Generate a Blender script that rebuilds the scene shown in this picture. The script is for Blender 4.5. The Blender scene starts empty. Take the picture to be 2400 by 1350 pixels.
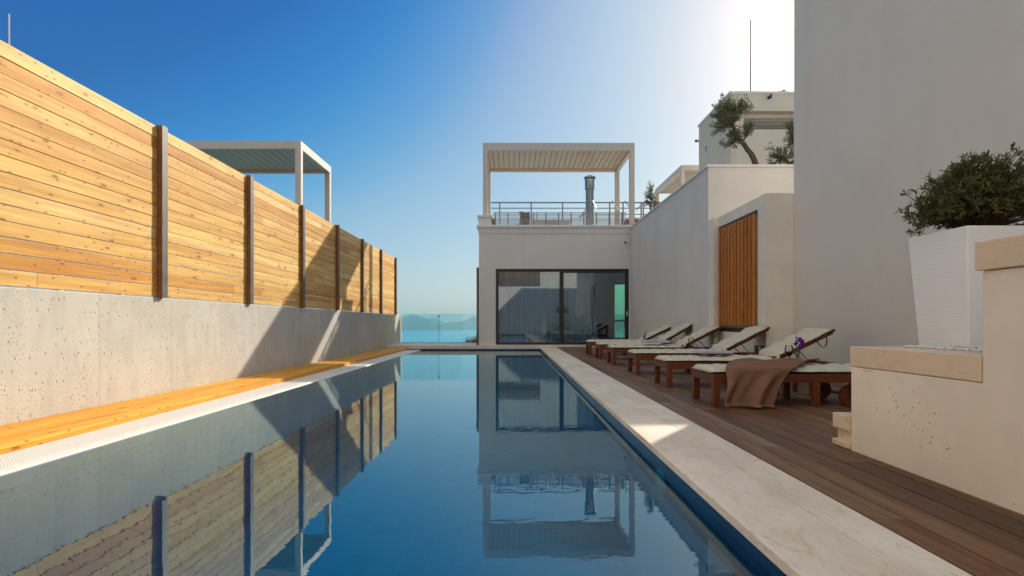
import bpy, math, random
from mathutils import Vector, Matrix
R = math.radians
scn = bpy.context.scene
col = scn.collection

# ------------------------------------------------------------------ camera, sky, sun, exposure
EYE = 0.78
cam = bpy.data.cameras.new('camera'); cam.lens = 20.5; cam.sensor_width = 36.0
cam.shift_y = 82.0 / 2400.0; cam.clip_start = 0.05; cam.clip_end = 60000
camo = bpy.data.objects.new('camera', cam); col.objects.link(camo)
camo.location = (0, 0, EYE); camo.rotation_euler = (R(90), 0, 0)
scn.camera = camo

SUN = Vector((0.66, 1.0, 0.645)).normalized()
SUN_EL = math.asin(SUN.z); SUN_AZ = math.atan2(SUN.x, SUN.y)
world = bpy.data.worlds.new('World'); scn.world = world; world.use_nodes = True
wn = world.node_tree.nodes; wl = world.node_tree.links
bg = wn['Background']; bg.inputs[1].default_value = 0.15
sky = wn.new('ShaderNodeTexSky'); sky.sky_type = 'NISHITA'; sky.sun_disc = False
sky.sun_elevation = SUN_EL; sky.sun_rotation = SUN_AZ
sky.altitude = 60; sky.air_density = 1.0; sky.dust_density = 1.2; sky.ozone_density = 2.5
# a clear deep Mediterranean sky: the sky texture graded for contrast and saturation; overhead, rear and near-sun parts brightened as added fill
EXPO = 1.06; bg.inputs[1].default_value = 0.12
def vmul(a_, v):
    n = wn.new('ShaderNodeVectorMath'); n.operation = 'MULTIPLY'; wl.new(a_, n.inputs[0]); n.inputs[1].default_value = (v, v, v); return n.outputs[0]
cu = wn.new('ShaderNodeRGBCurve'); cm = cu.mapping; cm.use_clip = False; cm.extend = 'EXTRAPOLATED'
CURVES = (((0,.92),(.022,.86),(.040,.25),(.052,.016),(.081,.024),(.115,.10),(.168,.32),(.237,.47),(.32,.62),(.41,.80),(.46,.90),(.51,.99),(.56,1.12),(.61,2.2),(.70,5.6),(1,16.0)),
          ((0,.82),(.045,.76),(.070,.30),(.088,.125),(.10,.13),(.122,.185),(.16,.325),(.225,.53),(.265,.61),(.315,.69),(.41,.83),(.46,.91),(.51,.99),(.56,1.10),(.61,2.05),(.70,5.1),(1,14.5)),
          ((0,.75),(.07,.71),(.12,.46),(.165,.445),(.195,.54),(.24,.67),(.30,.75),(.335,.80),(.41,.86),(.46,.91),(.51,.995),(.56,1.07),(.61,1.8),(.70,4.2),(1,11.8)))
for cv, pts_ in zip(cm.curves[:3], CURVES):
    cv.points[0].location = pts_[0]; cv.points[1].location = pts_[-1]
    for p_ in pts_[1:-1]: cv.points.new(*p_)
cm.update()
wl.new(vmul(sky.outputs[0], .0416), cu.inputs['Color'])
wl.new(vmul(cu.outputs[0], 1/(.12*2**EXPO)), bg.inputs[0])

sd = bpy.data.lights.new('sun', 'SUN'); sd.energy = 2.6; sd.angle = R(0.5); sd.color = (1.0, 0.90, 0.72)
so = bpy.data.objects.new('sun', sd); col.objects.link(so); so.location = SUN * 60
so.rotation_euler = (-SUN).to_track_quat('-Z', 'Y').to_euler()

scn.view_settings.view_transform = 'Standard'; scn.view_settings.look = 'None'
scn.view_settings.exposure = EXPO; scn.view_settings.gamma = 1.0
scn.cycles.max_bounces = 12; scn.cycles.diffuse_bounces = 5; scn.cycles.glossy_bounces = 5
scn.cycles.transparent_max_bounces = 16; scn.cycles.transmission_bounces = 8
scn.cycles.use_denoising = True
scn.cycles.sample_clamp_indirect = 8

# ------------------------------------------------------------------ mesh helpers
class MB:
    def __init__(s): s.v = []; s.f = []
    def add(s, vs, fs):
        o = len(s.v); s.v += [tuple(p) for p in vs]; s.f += [tuple(i + o for i in f) for f in fs]
    def box(s, x0, x1, y0, y1, z0, z1):
        s.add([(x0,y0,z0),(x1,y0,z0),(x1,y1,z0),(x0,y1,z0),(x0,y0,z1),(x1,y0,z1),(x1,y1,z1),(x0,y1,z1)],
              [(0,3,2,1),(4,5,6,7),(0,1,5,4),(1,2,6,5),(2,3,7,6),(3,0,4,7)])
        return s
    def bar(s, a, b, w, h=None, up=(0,0,1)):
        a = Vector(a); b = Vector(b); h = h or w; d = (b - a).normalized(); up = Vector(up)
        if abs(d.dot(up)) > .98: up = Vector((1,0,0))
        r = d.cross(up).normalized(); u = r.cross(d).normalized(); vs = []
        for p in (a, b):
            for i, j in ((-1,-1),(1,-1),(1,1),(-1,1)): vs.append(p + r*i*w/2 + u*j*h/2)
        s.add(vs, [(0,1,2,3),(7,6,5,4),(0,4,5,1),(1,5,6,2),(2,6,7,3),(3,7,4,0)])
        return s
    def tube(s, pts, rad, n=8, caps=True):
        pts = [Vector(p) for p in pts]; m = len(pts)
        rad = rad if isinstance(rad, (list, tuple)) else [rad]*m
        vs = []; prev = None
        for i, p in enumerate(pts):
            d = (pts[min(i+1, m-1)] - pts[max(i-1, 0)]).normalized()
            if prev is None:
                r = d.cross(Vector((0,0,1)) if abs(d.z) < .9 else Vector((1,0,0))).normalized()
            else:
                r = (prev - d*prev.dot(d)).normalized()
            prev = r; u = d.cross(r)
            for k in range(n):
                a = 2*math.pi*k/n; vs.append(p + (r*math.cos(a) + u*math.sin(a))*rad[i])
        fs = []
        for i in range(m-1):
            for k in range(n):
                k2 = (k+1) % n; fs.append((i*n+k, i*n+k2, (i+1)*n+k2, (i+1)*n+k))
        if caps: fs += [tuple(range(n-1, -1, -1)), tuple((m-1)*n + k for k in range(n))]
        s.add(vs, fs); return s
    def lathe(s, c, prof, n=24):
        vs = []; m = len(prof)
        for r, z in prof:
            for k in range(n):
                a = 2*math.pi*k/n; vs.append((c[0]+r*math.cos(a), c[1]+r*math.sin(a), c[2]+z))
        fs = [(i*n+k, i*n+(k+1)%n, (i+1)*n+(k+1)%n, (i+1)*n+k) for i in range(m-1) for k in range(n)]
        s.add(vs, fs); return s
    def grid(s, nu, nv, fn):
        vs = [fn(i/nu, j/nv) for j in range(nv+1) for i in range(nu+1)]
        fs = [(j*(nu+1)+i, j*(nu+1)+i+1, (j+1)*(nu+1)+i+1, (j+1)*(nu+1)+i) for j in range(nv) for i in range(nu)]
        s.add(vs, fs); return s
    def build(s, name, m, parent=None, bevel=0, smooth=False, solid=0):
        off = Vector((0,0,0)); p = parent
        while p is not None: off += p.location; p = p.parent
        me = bpy.data.meshes.new(name); me.from_pydata([tuple(Vector(v) - off) for v in s.v], [], s.f); me.update()
        if smooth:
            for q in me.polygons: q.use_smooth = True
        o = bpy.data.objects.new(name, me); col.objects.link(o)
        if m: me.materials.append(m)
        if parent is not None: o.parent = parent
        if solid:
            md = o.modifiers.new('solid', 'SOLIDIFY'); md.thickness = solid; md.offset = 0
        if bevel:
            md = o.modifiers.new('bevel', 'BEVEL'); md.width = bevel; md.segments = 2; md.limit_method = 'ANGLE'; md.angle_limit = R(40)
        return o

def tag(o, label=None, cat=None, group=None, kind=None):
    if label: o['label'] = label
    if cat: o['category'] = cat
    if group: o['group'] = group
    if kind: o['kind'] = kind
    return o
def thing(name, loc, label, cat, group=None):
    o = bpy.data.objects.new(name, None); o.empty_display_size = .2; col.objects.link(o); o.location = loc
    return tag(o, label, cat, group)
def struct(o): o['kind'] = 'structure'; return o
def box(*a): return MB().box(*a)

# ------------------------------------------------------------------ material helpers
class MT:
    def __init__(s, name, color=(.5,.5,.5), rough=.6, metal=0, spec=.5):
        s.m = bpy.data.materials.new(name); s.m.use_nodes = True
        s.n = s.m.node_tree.nodes; s.l = s.m.node_tree.links
        s.b = s.n['Principled BSDF']; s.out = s.n['Material Output']
        s.b.inputs['Base Color'].default_value = (*color, 1); s.b.inputs['Roughness'].default_value = rough
        s.b.inputs['Metallic'].default_value = metal; s.b.inputs['Specular IOR Level'].default_value = spec
        s._co = None
    def node(s, t, ins=None, **kw):
        n = s.n.new(t)
        for k, v in kw.items(): setattr(n, k, v)
        for k, v in (ins or {}).items(): s.put(n.inputs[k], v)
        return n
    def put(s, sock, v):
        if hasattr(v, 'is_output') or isinstance(v, bpy.types.NodeSocket): s.l.new(v, sock)
        elif isinstance(v, tuple) and len(v) == 3 and sock.type == 'RGBA': sock.default_value = (*v, 1)
        else: sock.default_value = v
    @property
    def co(s):
        if s._co is None: s._co = s.node('ShaderNodeTexCoord').outputs['Object']
        return s._co
    def scaled(s, sc, loc=(0,0,0)):
        return s.node('ShaderNodeMapping', {'Vector': s.co, 'Scale': sc, 'Location': loc}).outputs[0]
    def noise(s, scale, detail=4, rough=.55, vec=None, dist=0):
        return s.node('ShaderNodeTexNoise', {'Vector': vec or s.co, 'Scale': scale, 'Detail': detail, 'Roughness': rough, 'Distortion': dist}).outputs['Fac']
    def voro(s, scale, vec=None, feature='F1', out='Distance', rnd=1.0):
        n = s.node('ShaderNodeTexVoronoi', {'Vector': vec or s.co, 'Scale': scale, 'Randomness': rnd}, feature=feature)
        return n.outputs[out]
    def ramp(s, fac, stops, interp='LINEAR'):
        n = s.node('ShaderNodeValToRGB', {'Fac': fac}); cr = n.color_ramp; cr.interpolation = interp
        while len(cr.elements) < len(stops): cr.elements.new(.5)
        for e, (p, c) in zip(cr.elements, stops):
            e.position = p; e.color = (*c, 1) if isinstance(c, tuple) else (c, c, c, 1)
        return n.outputs[0]
    def mix(s, fac, a, b, mode='MIX'):
        n = s.node('ShaderNodeMix', data_type='RGBA', blend_type=mode)
        s.put(n.inputs[0], fac); s.put(n.inputs[6], a); s.put(n.inputs[7], b)
        return n.outputs[2]
    def math(s, op, a, b=0, c=0):
        n = s.node('ShaderNodeMath', operation=op); s.put(n.inputs[0], a); s.put(n.inputs[1], b); s.put(n.inputs[2], c)
        return n.outputs[0]
    def island(s): return s.node('ShaderNodeNewGeometry').outputs['Random Per Island']
    def color(s, c): s.put(s.b.inputs['Base Color'], c); return s
    def rough(s, c): s.put(s.b.inputs['Roughness'], c); return s
    def bump(s, h, strength=.3, dist=.01):
        n = s.node('ShaderNodeBump', {'Height': h, 'Strength': strength, 'Distance': dist}); s.l.new(n.outputs[0], s.b.inputs['Normal']); return s

def stucco(name, c, var=.08, grain=160, bs=.35):
    t = MT(name, c, .9, spec=.2)
    n = t.noise(.7, 5, .6); n2 = t.noise(grain, 3, .6); n3 = t.noise(9, 4, .6)
    c1 = t.mix(t.ramp(n, [(.3, 0.), (.7, 1.)]), tuple(x*(1-var) for x in c), tuple(min(1, x*(1+var*.5)) for x in c))
    c2 = t.mix(t.math('MULTIPLY', t.ramp(n3, [(.45, 0.), (.8, 1.)]), .25), c1, tuple(x*.85 for x in c))
    n4 = t.noise(1.0, 5, .6, t.scaled((2.6,2.6,.22)))
    c2 = t.mix(t.math('MULTIPLY', t.ramp(n4, [(.5, 0.), (.72, 1.)]), .16), c2, tuple(x*.72 for x in c))
    c3 = t.mix(.32, c2, t.ramp(n2, [(.3, .25), (.7, 1.)]), 'MULTIPLY')
    t.color(c3).bump(n2, bs, .006); return t.m
def plaster(name, c):
    t = MT(name, c, .9, spec=.2)
    n = t.noise(1.1, 6, .65); n2 = t.noise(40, 4, .6)
    c1 = t.mix(t.ramp(n, [(.3, 0.), (.7, 1.)]), tuple(x*.84 for x in c), tuple(min(1, x*1.04) for x in c))
    pit = t.math('MULTIPLY', t.ramp(t.math('ADD', t.voro(30), t.math('MULTIPLY', t.noise(55, 2), .15)), [(.19, 1.), (.25, 0.)]), t.ramp(t.noise(2.2, 4, .6), [(.53, 0.), (.63, 1.)]))
    crack = t.math('MULTIPLY', t.ramp(t.voro(1.3, t.mix(.28, t.co, t.node('ShaderNodeTexNoise', {'Vector': t.co, 'Scale': 3.0, 'Detail': 5}).outputs['Color'], 'ADD'), 'DISTANCE_TO_EDGE'), [(.0, 1.), (.006, 0.)]), t.ramp(t.noise(.9, 2), [(.56, 0.), (.64, 1.)]))
    c2 = t.mix(t.math('MULTIPLY', crack, .35), c1, (.16,.12,.09))
    c2 = t.mix(t.math('MULTIPLY', pit, .85), c2, (.09,.065,.05))
    t.color(c2)
    h = t.math('SUBTRACT', t.math('ADD', t.math('MULTIPLY', n2, .3), t.noise(7, 4)), t.math('ADD', pit, t.math('MULTIPLY', crack, .5)))
    t.bump(h, .35, .008); return t.m
def simple(name, c, rough=.5, metal=0, spec=.5, var=.12, scale=6):
    t = MT(name, c, rough, metal, spec); n = t.noise(scale, 5, .6)
    t.color(t.mix(t.ramp(n, [(.3, 0.), (.7, 1.)]), tuple(x*(1-var) for x in c), tuple(min(1, x*(1+var*.5)) for x in c)))
    t.rough(t.ramp(n, [(.2, max(0, rough-.08)), (.8, min(1, rough+.08))])); return t.m
# boards running along an axis; knots are shape stains in the wood
def boards(name, stops, axis=1, grain=1.0, knots=.75, rough=.6, knotc=(.13,.05,.015), streak=.5, patch=.5, dark=(.62,.46,.30)):
    t = MT(name, stops[0][1], rough, spec=.3)
    isl = t.island()
    sc = [26*grain]*3; sc[axis] = .9*grain
    off = t.node('ShaderNodeCombineXYZ', {'X': t.math('MULTIPLY', isl, 37.), 'Y': t.math('MULTIPLY', isl, 91.), 'Z': t.math('MULTIPLY', isl, 53.)}).outputs[0]
    base = t.node('ShaderNodeVectorMath', {0: t.co, 1: off}, operation='ADD').outputs[0]
    gv = t.node('ShaderNodeMapping', {'Vector': base, 'Scale': tuple(sc)}).outputs[0]
    g = t.noise(1.0, 5, .65, gv, .6)
    sc2 = [5*grain]*3; sc2[axis] = .35*grain
    gl = t.noise(1.0, 3, .5, t.node('ShaderNodeMapping', {'Vector': base, 'Scale': tuple(sc2)}).outputs[0], .8)
    c0 = t.ramp(isl, stops)
    c1 = t.mix(t.math('MULTIPLY', t.ramp(g, [(.38, 0.), (.72, 1.)]), streak), c0, t.mix(1.0, c0, dark, 'MULTIPLY'))
    c1 = t.mix(t.math('MULTIPLY', t.ramp(gl, [(.36, 0.), (.66, 1.)]), patch), c1, t.mix(1.0, c1, (.66,.50,.36), 'MULTIPLY'))
    sp = t.node('ShaderNodeSeparateXYZ', {0: base}).outputs
    oth = [k for k in range(3) if k != axis]
    acr = t.math('ADD', sp[oth[0]], sp[oth[1]])
    kv = t.node('ShaderNodeCombineXYZ', {'X': t.math('MULTIPLY', sp[axis], 3.0), 'Y': t.math('MULTIPLY', acr, 9.0)}).outputs[0]
    kd = t.node('ShaderNodeTexVoronoi', {'Vector': kv, 'Scale': 1.0}, feature='F1', voronoi_dimensions='2D')
    pick = t.ramp(t.node('ShaderNodeSeparateColor', {0: kd.outputs['Color']}).outputs[0], [(.75, 0.), (.77, 1.)])
    kv3 = t.node('ShaderNodeCombineXYZ', {'X': t.math('MULTIPLY', sp[axis], 8.0), 'Y': t.math('MULTIPLY', acr, 17.0), 'Z': 3.3}).outputs[0]
    kd3 = t.node('ShaderNodeTexVoronoi', {'Vector': kv3, 'Scale': 1.0}, feature='F1', voronoi_dimensions='2D')
    sm = t.math('MULTIPLY', t.ramp(kd3.outputs['Distance'], [(.10, 1.), (.18, 0.)]), t.ramp(t.node('ShaderNodeSeparateColor', {0: kd3.outputs['Color']}).outputs[1], [(.80, 0.), (.82, 1.)]))
    kr = t.math('ADD', .45, t.math('MULTIPLY', t.node('ShaderNodeSeparateColor', {0: kd.outputs['Color']}).outputs[1], 1.1))
    kdn = t.math('ADD', t.math('DIVIDE', kd.outputs['Distance'], kr), .03)
    kk = t.math('MULTIPLY', t.ramp(t.math('ADD', kdn, t.math('MULTIPLY', t.noise(7, 4, .7, kv), .26)), [(.19, 1.), (.30, 0.)]), pick)
    kk = t.math('MAXIMUM', kk, t.math('MULTIPLY', sm, .8))
    halo = t.math('MULTIPLY', t.ramp(kdn, [(.1, 1.), (.6, 0.)]), pick)
    c2 = t.mix(t.math('MULTIPLY', halo, .35*knots), c1, t.mix(1.0, c0, (.7,.45,.22), 'MULTIPLY'))
    c2 = t.mix(t.math('MULTIPLY', kk, knots), c2, knotc)
    t.color(c2).bump(g, .25, .003); return t.m

M = {}
M['stucco'] = stucco('white_stucco', (.81,.78,.755))
M['stucco_near'] = stucco('grey_white_stucco', (.81,.77,.735), .06, 120, .55)
M['cream'] = stucco('cream_stucco', (.82,.765,.66))
M['plaster'] = plaster('rough_plaster', (.84,.76,.695))
M['pier'] = plaster('pale_plaster', (.82,.78,.71))
M['white_metal'] = simple('white_coated_metal', (.74,.73,.71), .4, var=.05)
M['pergola'] = simple('taupe_white_metal', (.62,.56,.505), .45, var=.06)
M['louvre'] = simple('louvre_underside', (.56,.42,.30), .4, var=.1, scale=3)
M['white_matt'] = simple('white_trim', (.76,.75,.73), .6, var=.05)
M['rail'] = simple('grey_rail_metal', (.29,.265,.25), .35, .5, var=.08)
M['black'] = simple('dark_frame_metal', (.022,.023,.027), .4, .2)
M['black_plastic'] = simple('black_plastic', (.02,.02,.02), .45)
M['bounce_brown'] = simple('board_bounce_brown', (.24,.095,.025), .8, var=.4, scale=12)  # light bounced off the larch boards, put into the colour
M['steel'] = simple('bare_steel', (.105,.11,.115), .5, .3, var=.25, scale=9)
M['chrome'] = simple('polished_steel', (.30,.34,.34), .34, 1.0, var=.04)
M['larch'] = boards('larch_boards', [(0,(.86,.57,.165)), (.22,(.92,.69,.28)), (.42,(.76,.42,.09)), (.62,(.91,.66,.23)), (.82,(.66,.32,.06)), (1,(.87,.58,.17))], 1, streak=.8, knots=.8, patch=.6)
M['bench'] = boards('oiled_larch', [(0,(.82,.42,.045)), (.5,(.88,.48,.065)), (1,(.78,.37,.04))], 1, knots=.8, knotc=(.2,.06,.01))
M['deck'] = boards('weathered_deck', [(0,(.20,.115,.070)), (.25,(.31,.22,.165)), (.5,(.125,.066,.040)), (.75,(.27,.145,.075)), (1,(.27,.195,.15))], 1, grain=1.3, knots=.45, rough=.5, knotc=(.035,.022,.015), streak=1.0, patch=1.0, dark=(.34,.26,.21))
M['slat'] = boards('oiled_slats', [(0,(.54,.22,.055)), (.5,(.62,.27,.075)), (1,(.47,.18,.045))], 2, knots=.5)
M['teak'] = boards('dark_teak', [(0,(.135,.040,.018)), (.5,(.175,.055,.022)), (1,(.10,.030,.013))], 0, knots=.2, rough=.45)
M['planter_wood'] = simple('brown_wood', (.34,.14,.05), .55, var=.3)
M['screen'] = simple('dark_bamboo', (.16,.10,.07), .7, var=.3)

def concrete():
    t = MT('board_marked_concrete', (.5,.47,.44), .85, spec=.25)
    n = t.noise(.8, 6, .62); n2 = t.noise(5, 5, .65, t.scaled((1,1,.45)))
    c = t.mix(t.ramp(n, [(.3, 0.), (.7, 1.)]), (.48,.465,.435), (.62,.59,.55))
    c = t.mix(t.math('MULTIPLY', t.ramp(n2, [(.46, 0.), (.72, 1.)]), .55), c, (.41,.39,.365))
    sp_ = t.node('ShaderNodeSeparateXYZ', {0: t.co}).outputs
    v = t.node('ShaderNodeCombineXYZ', {'X': sp_[1], 'Y': t.math('MULTIPLY', sp_[2], .6), 'Z': 0.}).outputs[0]
    def v2(sc):
        q = t.node('ShaderNodeTexVoronoi', {'Vector': v, 'Scale': sc}, feature='F1', voronoi_dimensions='2D'); return q.outputs['Distance'], t.node('ShaderNodeSeparateColor', {0: q.outputs['Color']}).outputs
    dA, cA = v2(36); dB, cB = v2(13)
    pit = t.math('MULTIPLY', t.ramp(t.math('ADD', dA, t.math('MULTIPLY', t.noise(60, 2), .12)), [(.15, 1.), (.24, 0.)]), t.ramp(cA[0], [(.45, 0.), (.47, 1.)]))
    pit = t.math('MULTIPLY', pit, t.ramp(t.noise(1.6, 5, .65), [(.47, .0), (.60, 1.)]))
    pit2 = t.math('MULTIPLY', t.math('MULTIPLY', t.ramp(dB, [(.06, 1.), (.11, 0.)]), t.ramp(cB[1], [(.55, 0.), (.57, 1.)])), .9)
    y = t.node('ShaderNodeSeparateXYZ', {0: t.co}).outputs[1]
    jt = t.math('LESS_THAN', t.math('FRACT', t.math('DIVIDE', t.math('ADD', y, .31), 1.22)), .006)
    st = t.math('MULTIPLY', t.ramp(t.noise(1, 4, .6, t.scaled((3,9,.35))), [(.52, 0.), (.75, 1.)]), .22)
    c = t.mix(st, c, (.37,.35,.325))
    d = t.math('MAXIMUM', pit, pit2)
    c = t.mix(t.math('MULTIPLY', d, .75), c, (.13,.105,.085))
    c = t.mix(t.math('MULTIPLY', jt, .5), c, (.2,.18,.16))
    t.color(c); h = t.math('SUBTRACT', t.math('MULTIPLY', t.noise(45, 4), .35), t.math('ADD', d, t.math('MULTIPLY', jt, .6)))
    t.bump(h, .5, .006); return t.m
M['concrete'] = concrete()
def travertine(name, a, b, st):
    t = MT(name, a, .55, spec=.35)
    n = t.noise(2.2, 6, .62, t.scaled((1.3,.55,1))); n2 = t.noise(28, 5, .6, t.scaled((1,.35,1)))
    c = t.mix(t.ramp(n, [(.35, 0.), (.68, 1.)]), a, b)
    c = t.mix(t.math('MULTIPLY', t.ramp(n2, [(.55, 0.), (.72, 1.)]), .5), c, st)
    veins = t.math('MULTIPLY', t.ramp(t.noise(3.2, 7, .7, t.scaled((2.2,1,1)), 1.2), [(.56, 0.), (.68, 1.)]), .5)
    c = t.mix(veins, c, st)
    pit = t.math('MULTIPLY', t.ramp(t.voro(70, t.scaled((1,.4,1))), [(.12, 1.), (.2, 0.)]), t.ramp(t.noise(6, 3), [(.55, 0.), (.66, 1.)]))
    c = t.mix(t.math('MULTIPLY', pit, .5), c, (.25,.17,.10))
    t.color(c).bump(n2, .15, .003); return t.m
M['coping'] = travertine('cream_limestone', (.80,.735,.68), (.62,.54,.475), (.52,.32,.21))
M['capstone'] = travertine('peach_limestone', (.74,.595,.47), (.68,.54,.42), (.56,.40,.29))

def tiles(name, c1, c2, grout, sc):
    t = MT(name, c1, .25)
    sp = t.node('ShaderNodeSeparateXYZ', {0: t.co}).outputs
    def g(k): return t.math('LESS_THAN', t.math('FRACT', t.math('DIVIDE', t.math('ADD', sp[k], 50.013), sc)), .03)
    gr = t.math('MAXIMUM', t.math('MAXIMUM', g(0), g(1)), g(2))
    wn_ = t.node('ShaderNodeTexWhiteNoise', {0: t.node('ShaderNodeVectorMath', {0: t.node('ShaderNodeVectorMath', {0: t.co, 1: (1/sc,)*3}, operation='MULTIPLY').outputs[0]}, operation='FLOOR').outputs[0]}).outputs[0]
    c = t.mix(wn_, c1, c2); t.color(t.mix(gr, c, grout)); return t.m
M['tile'] = tiles('blue_pool_tile', (.001,.46,.62), (.002,.52,.69), (.010,.60,.76), .25)
M['tile_band'] = tiles('navy_pool_tile', (.003,.022,.085), (.004,.03,.11), (.012,.05,.14), .25)

def water():
    t = MT('pool_water'); t.n.remove(t.b)
    n1 = t.noise(4.2, 2, .5, t.scaled((.8,1.5,1)), .2)
    n2 = t.noise(13, 2, .5, t.scaled((.7,1.4,1)), .3)
    amt = t.ramp(t.noise(.35, 2), [(.35, .25), (.7, 1.)])
    h = t.math('MULTIPLY', t.math('ADD', n1, t.math('MULTIPLY', n2, .30)), amt)
    bp = t.node('ShaderNodeBump', {'Height': h, 'Strength': 1.0, 'Distance': WAVE})
    fr = t.node('ShaderNodeFresnel', {'IOR': 1.68, 'Normal': bp.outputs[0]})
    gl = t.node('ShaderNodeBsdfGlossy', {'Roughness': 0.0, 'Color': (.78,.975,1.0), 'Normal': bp.outputs[0]})
    tr = t.node('ShaderNodeBsdfTransparent', {'Color': (.05,.72,.90)})
    mx = t.node('ShaderNodeMixShader', {0: fr.outputs[0], 1: tr.outputs[0], 2: gl.outputs[0]})
    t.l.new(mx.outputs[0], t.out.inputs[0]); return t.m
WAVE = .0009
M['water'] = water()
def glass(name, tint, refl=.0, rough=0):
    t = MT(name); t.n.remove(t.b)
    fr = t.node('ShaderNodeFresnel', {'IOR': 1.5})
    f = t.math('MINIMUM', t.math('ADD', fr.outputs[0], refl), 1.0)
    gl = t.node('ShaderNodeBsdfGlossy', {'Roughness': rough, 'Color': (.97,.98,1.0)})
    tr = t.node('ShaderNodeBsdfTransparent', {'Color': tint})
    mx = t.node('ShaderNodeMixShader', {0: f, 1: tr.outputs[0], 2: gl.outputs[0]})
    t.l.new(mx.outputs[0], t.out.inputs[0]); return t.m
M['door_glass'] = glass('coated_door_glass', (.80,.91,.96), .085)
M['clear_glass'] = glass('clear_glass', (.76,.94,1.0), .0)
M['green_glass'] = glass('green_glass', (.45,.82,.66), .0)
M['cup_glass'] = glass('drinking_glass', (.88,.88,.88), .04)
def cloth(name, c, trans=.0, scale=220, var=.12):
    t = MT(name, c, .9, spec=.15)
    n = t.noise(scale, 3, .6); n2 = t.noise(5, 4, .6)
    cc = t.mix(t.ramp(n2, [(.3, 0.), (.7, 1.)]), tuple(x*(1-var) for x in c), c)
    t.color(t.mix(.25, cc, t.ramp(n, [(.3, .4), (.7, 1.)]), 'MULTIPLY')).bump(n, .2, .002)
    if trans:
        tl = t.node('ShaderNodeBsdfTranslucent', {'Color': c}); mx = t.node('ShaderNodeMixShader', {0: trans, 1: t.b.outputs[0], 2: tl.outputs[0]})
        t.l.new(mx.outputs[0], t.out.inputs[0])
    return t.m
M['cushion'] = cloth('cream_cushion', (.66,.615,.525))
M['throw'] = cloth('brown_throw', (.25,.135,.095), scale=160)
M['towel'] = cloth('lavender_towel', (.60,.60,.76))
M['strap'] = cloth('taupe_strap', (.22,.19,.14))
M['curtain'] = cloth('sheer_curtain', (.76,.88,.97), .45, 90)
M['dark_cloth'] = cloth('dark_cloth', (.075,.05,.05))
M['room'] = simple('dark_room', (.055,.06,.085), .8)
M['pot'] = None
def pot():
    t = MT('white_ribbed_pot', (.85,.87,.92), .45)
    z = t.node('ShaderNodeSeparateXYZ', {0: t.co}).outputs[2]
    zz = t.math('ADD', z, t.math('MULTIPLY', t.noise(2.5, 3, .5, t.scaled((1,1,3))), .012))
    w = t.math('SINE', t.math('MULTIPLY', zz, 2*math.pi/.0155))
    w = t.math('ADD', w, t.math('MULTIPLY', t.noise(30, 3, .6, t.scaled((.35,.35,4))), 1.2))
    t.bump(w, .17, .003); return t.m
M['pot'] = pot()
M['soil'] = simple('dark_soil', (.03,.022,.016), .95)
M['pebble'] = simple('white_pebbles', (.68,.68,.72), .6, var=.15, scale=20)
def leaf(name, stops, trans=.25):
    t = MT(name, stops[0][1], .5, spec=.35)
    c = t.ramp(t.island(), stops); t.color(c)
    tl = t.node('ShaderNodeBsdfTranslucent', {'Color': c}); mx = t.node('ShaderNodeMixShader', {0: trans, 1: t.b.outputs[0], 2: tl.outputs[0]})
    t.l.new(mx.outputs[0], t.out.inputs[0]); return t.m
M['olive'] = leaf('olive_leaves', [(0,(.14,.155,.08)), (.4,(.19,.205,.12)), (.75,(.27,.28,.19)), (1,(.12,.14,.06))], .4)
M['shrub'] = leaf('shrub_leaves', [(0,(.05,.07,.03)), (.4,(.085,.115,.042)), (.75,(.16,.17,.06)), (1,(.25,.20,.08))], .35)
M['bush'] = leaf('bush_leaves', [(0,(.05,.08,.03)), (1,(.09,.12,.04))])
def bark():
    t = MT('grey_bark', (.12,.085,.065), .95, spec=.1); n = t.noise(14, 6, .7, t.scaled((2,2,.6)))
    t.color(t.ramp(n, [(.3,(.05,.035,.028)), (.7,(.19,.145,.115))])).bump(n, .9, .02); return t.m
M['bark'] = bark()

# ------------------------------------------------------------------ the far land and sea
SEA_Z = -62.0
def sea_mat():
    t = MT('sea_water', (.012,.16,.24), .22)
    h = t.math('ADD', t.noise(.06, 4, .6, t.scaled((1,.5,1))), t.noise(.004, 3, .6, t.scaled((1,.25,1))))
    band = t.ramp(t.noise(.0011, 4, .6, t.scaled((.5,2.4,1))), [(.35, (.02,.28,.40)), (.65, (.03,.37,.50))])
    t.color(band).bump(h, .6, 1.0); return t.m
sea = MB(); n = 96; ring = [(0, 150, SEA_Z)]
sea.add([(30000*math.cos(2*math.pi*k/n), 30000*math.sin(2*math.pi*k/n), SEA_Z) for k in range(n)], [tuple(range(n))])
struct(sea.build('sea', sea_mat()))
def hills_mat():
    t = MT('far_hills', (.07,.10,.06), .95); n_ = t.noise(.006, 6, .65)
    t.color(t.ramp(n_, [(.3,(.035,.08,.07)), (.55,(.06,.11,.09)), (.8,(.11,.15,.11))])); return t.m
def ridge(x):
    k = x/5126*1367     # rise seen along the far shore
    h = 13 + 9*math.sin(k*.021+2.0) + 5*math.sin(k*.047+1.0) + 3*math.sin(k*.11) + 1.6*math.sin(k*.23+.7) + .8*math.sin(k*.61)
    # low saddle a little left of the axis, as the far shore shows
    h += 9*math.exp(-((k+215)/70)**2) - 6*math.exp(-((k+152)/26)**2) + 6*math.exp(-((k+95)/45)**2)
    return max(4, h)
hm = MB(); rng = random.Random(4)
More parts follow.
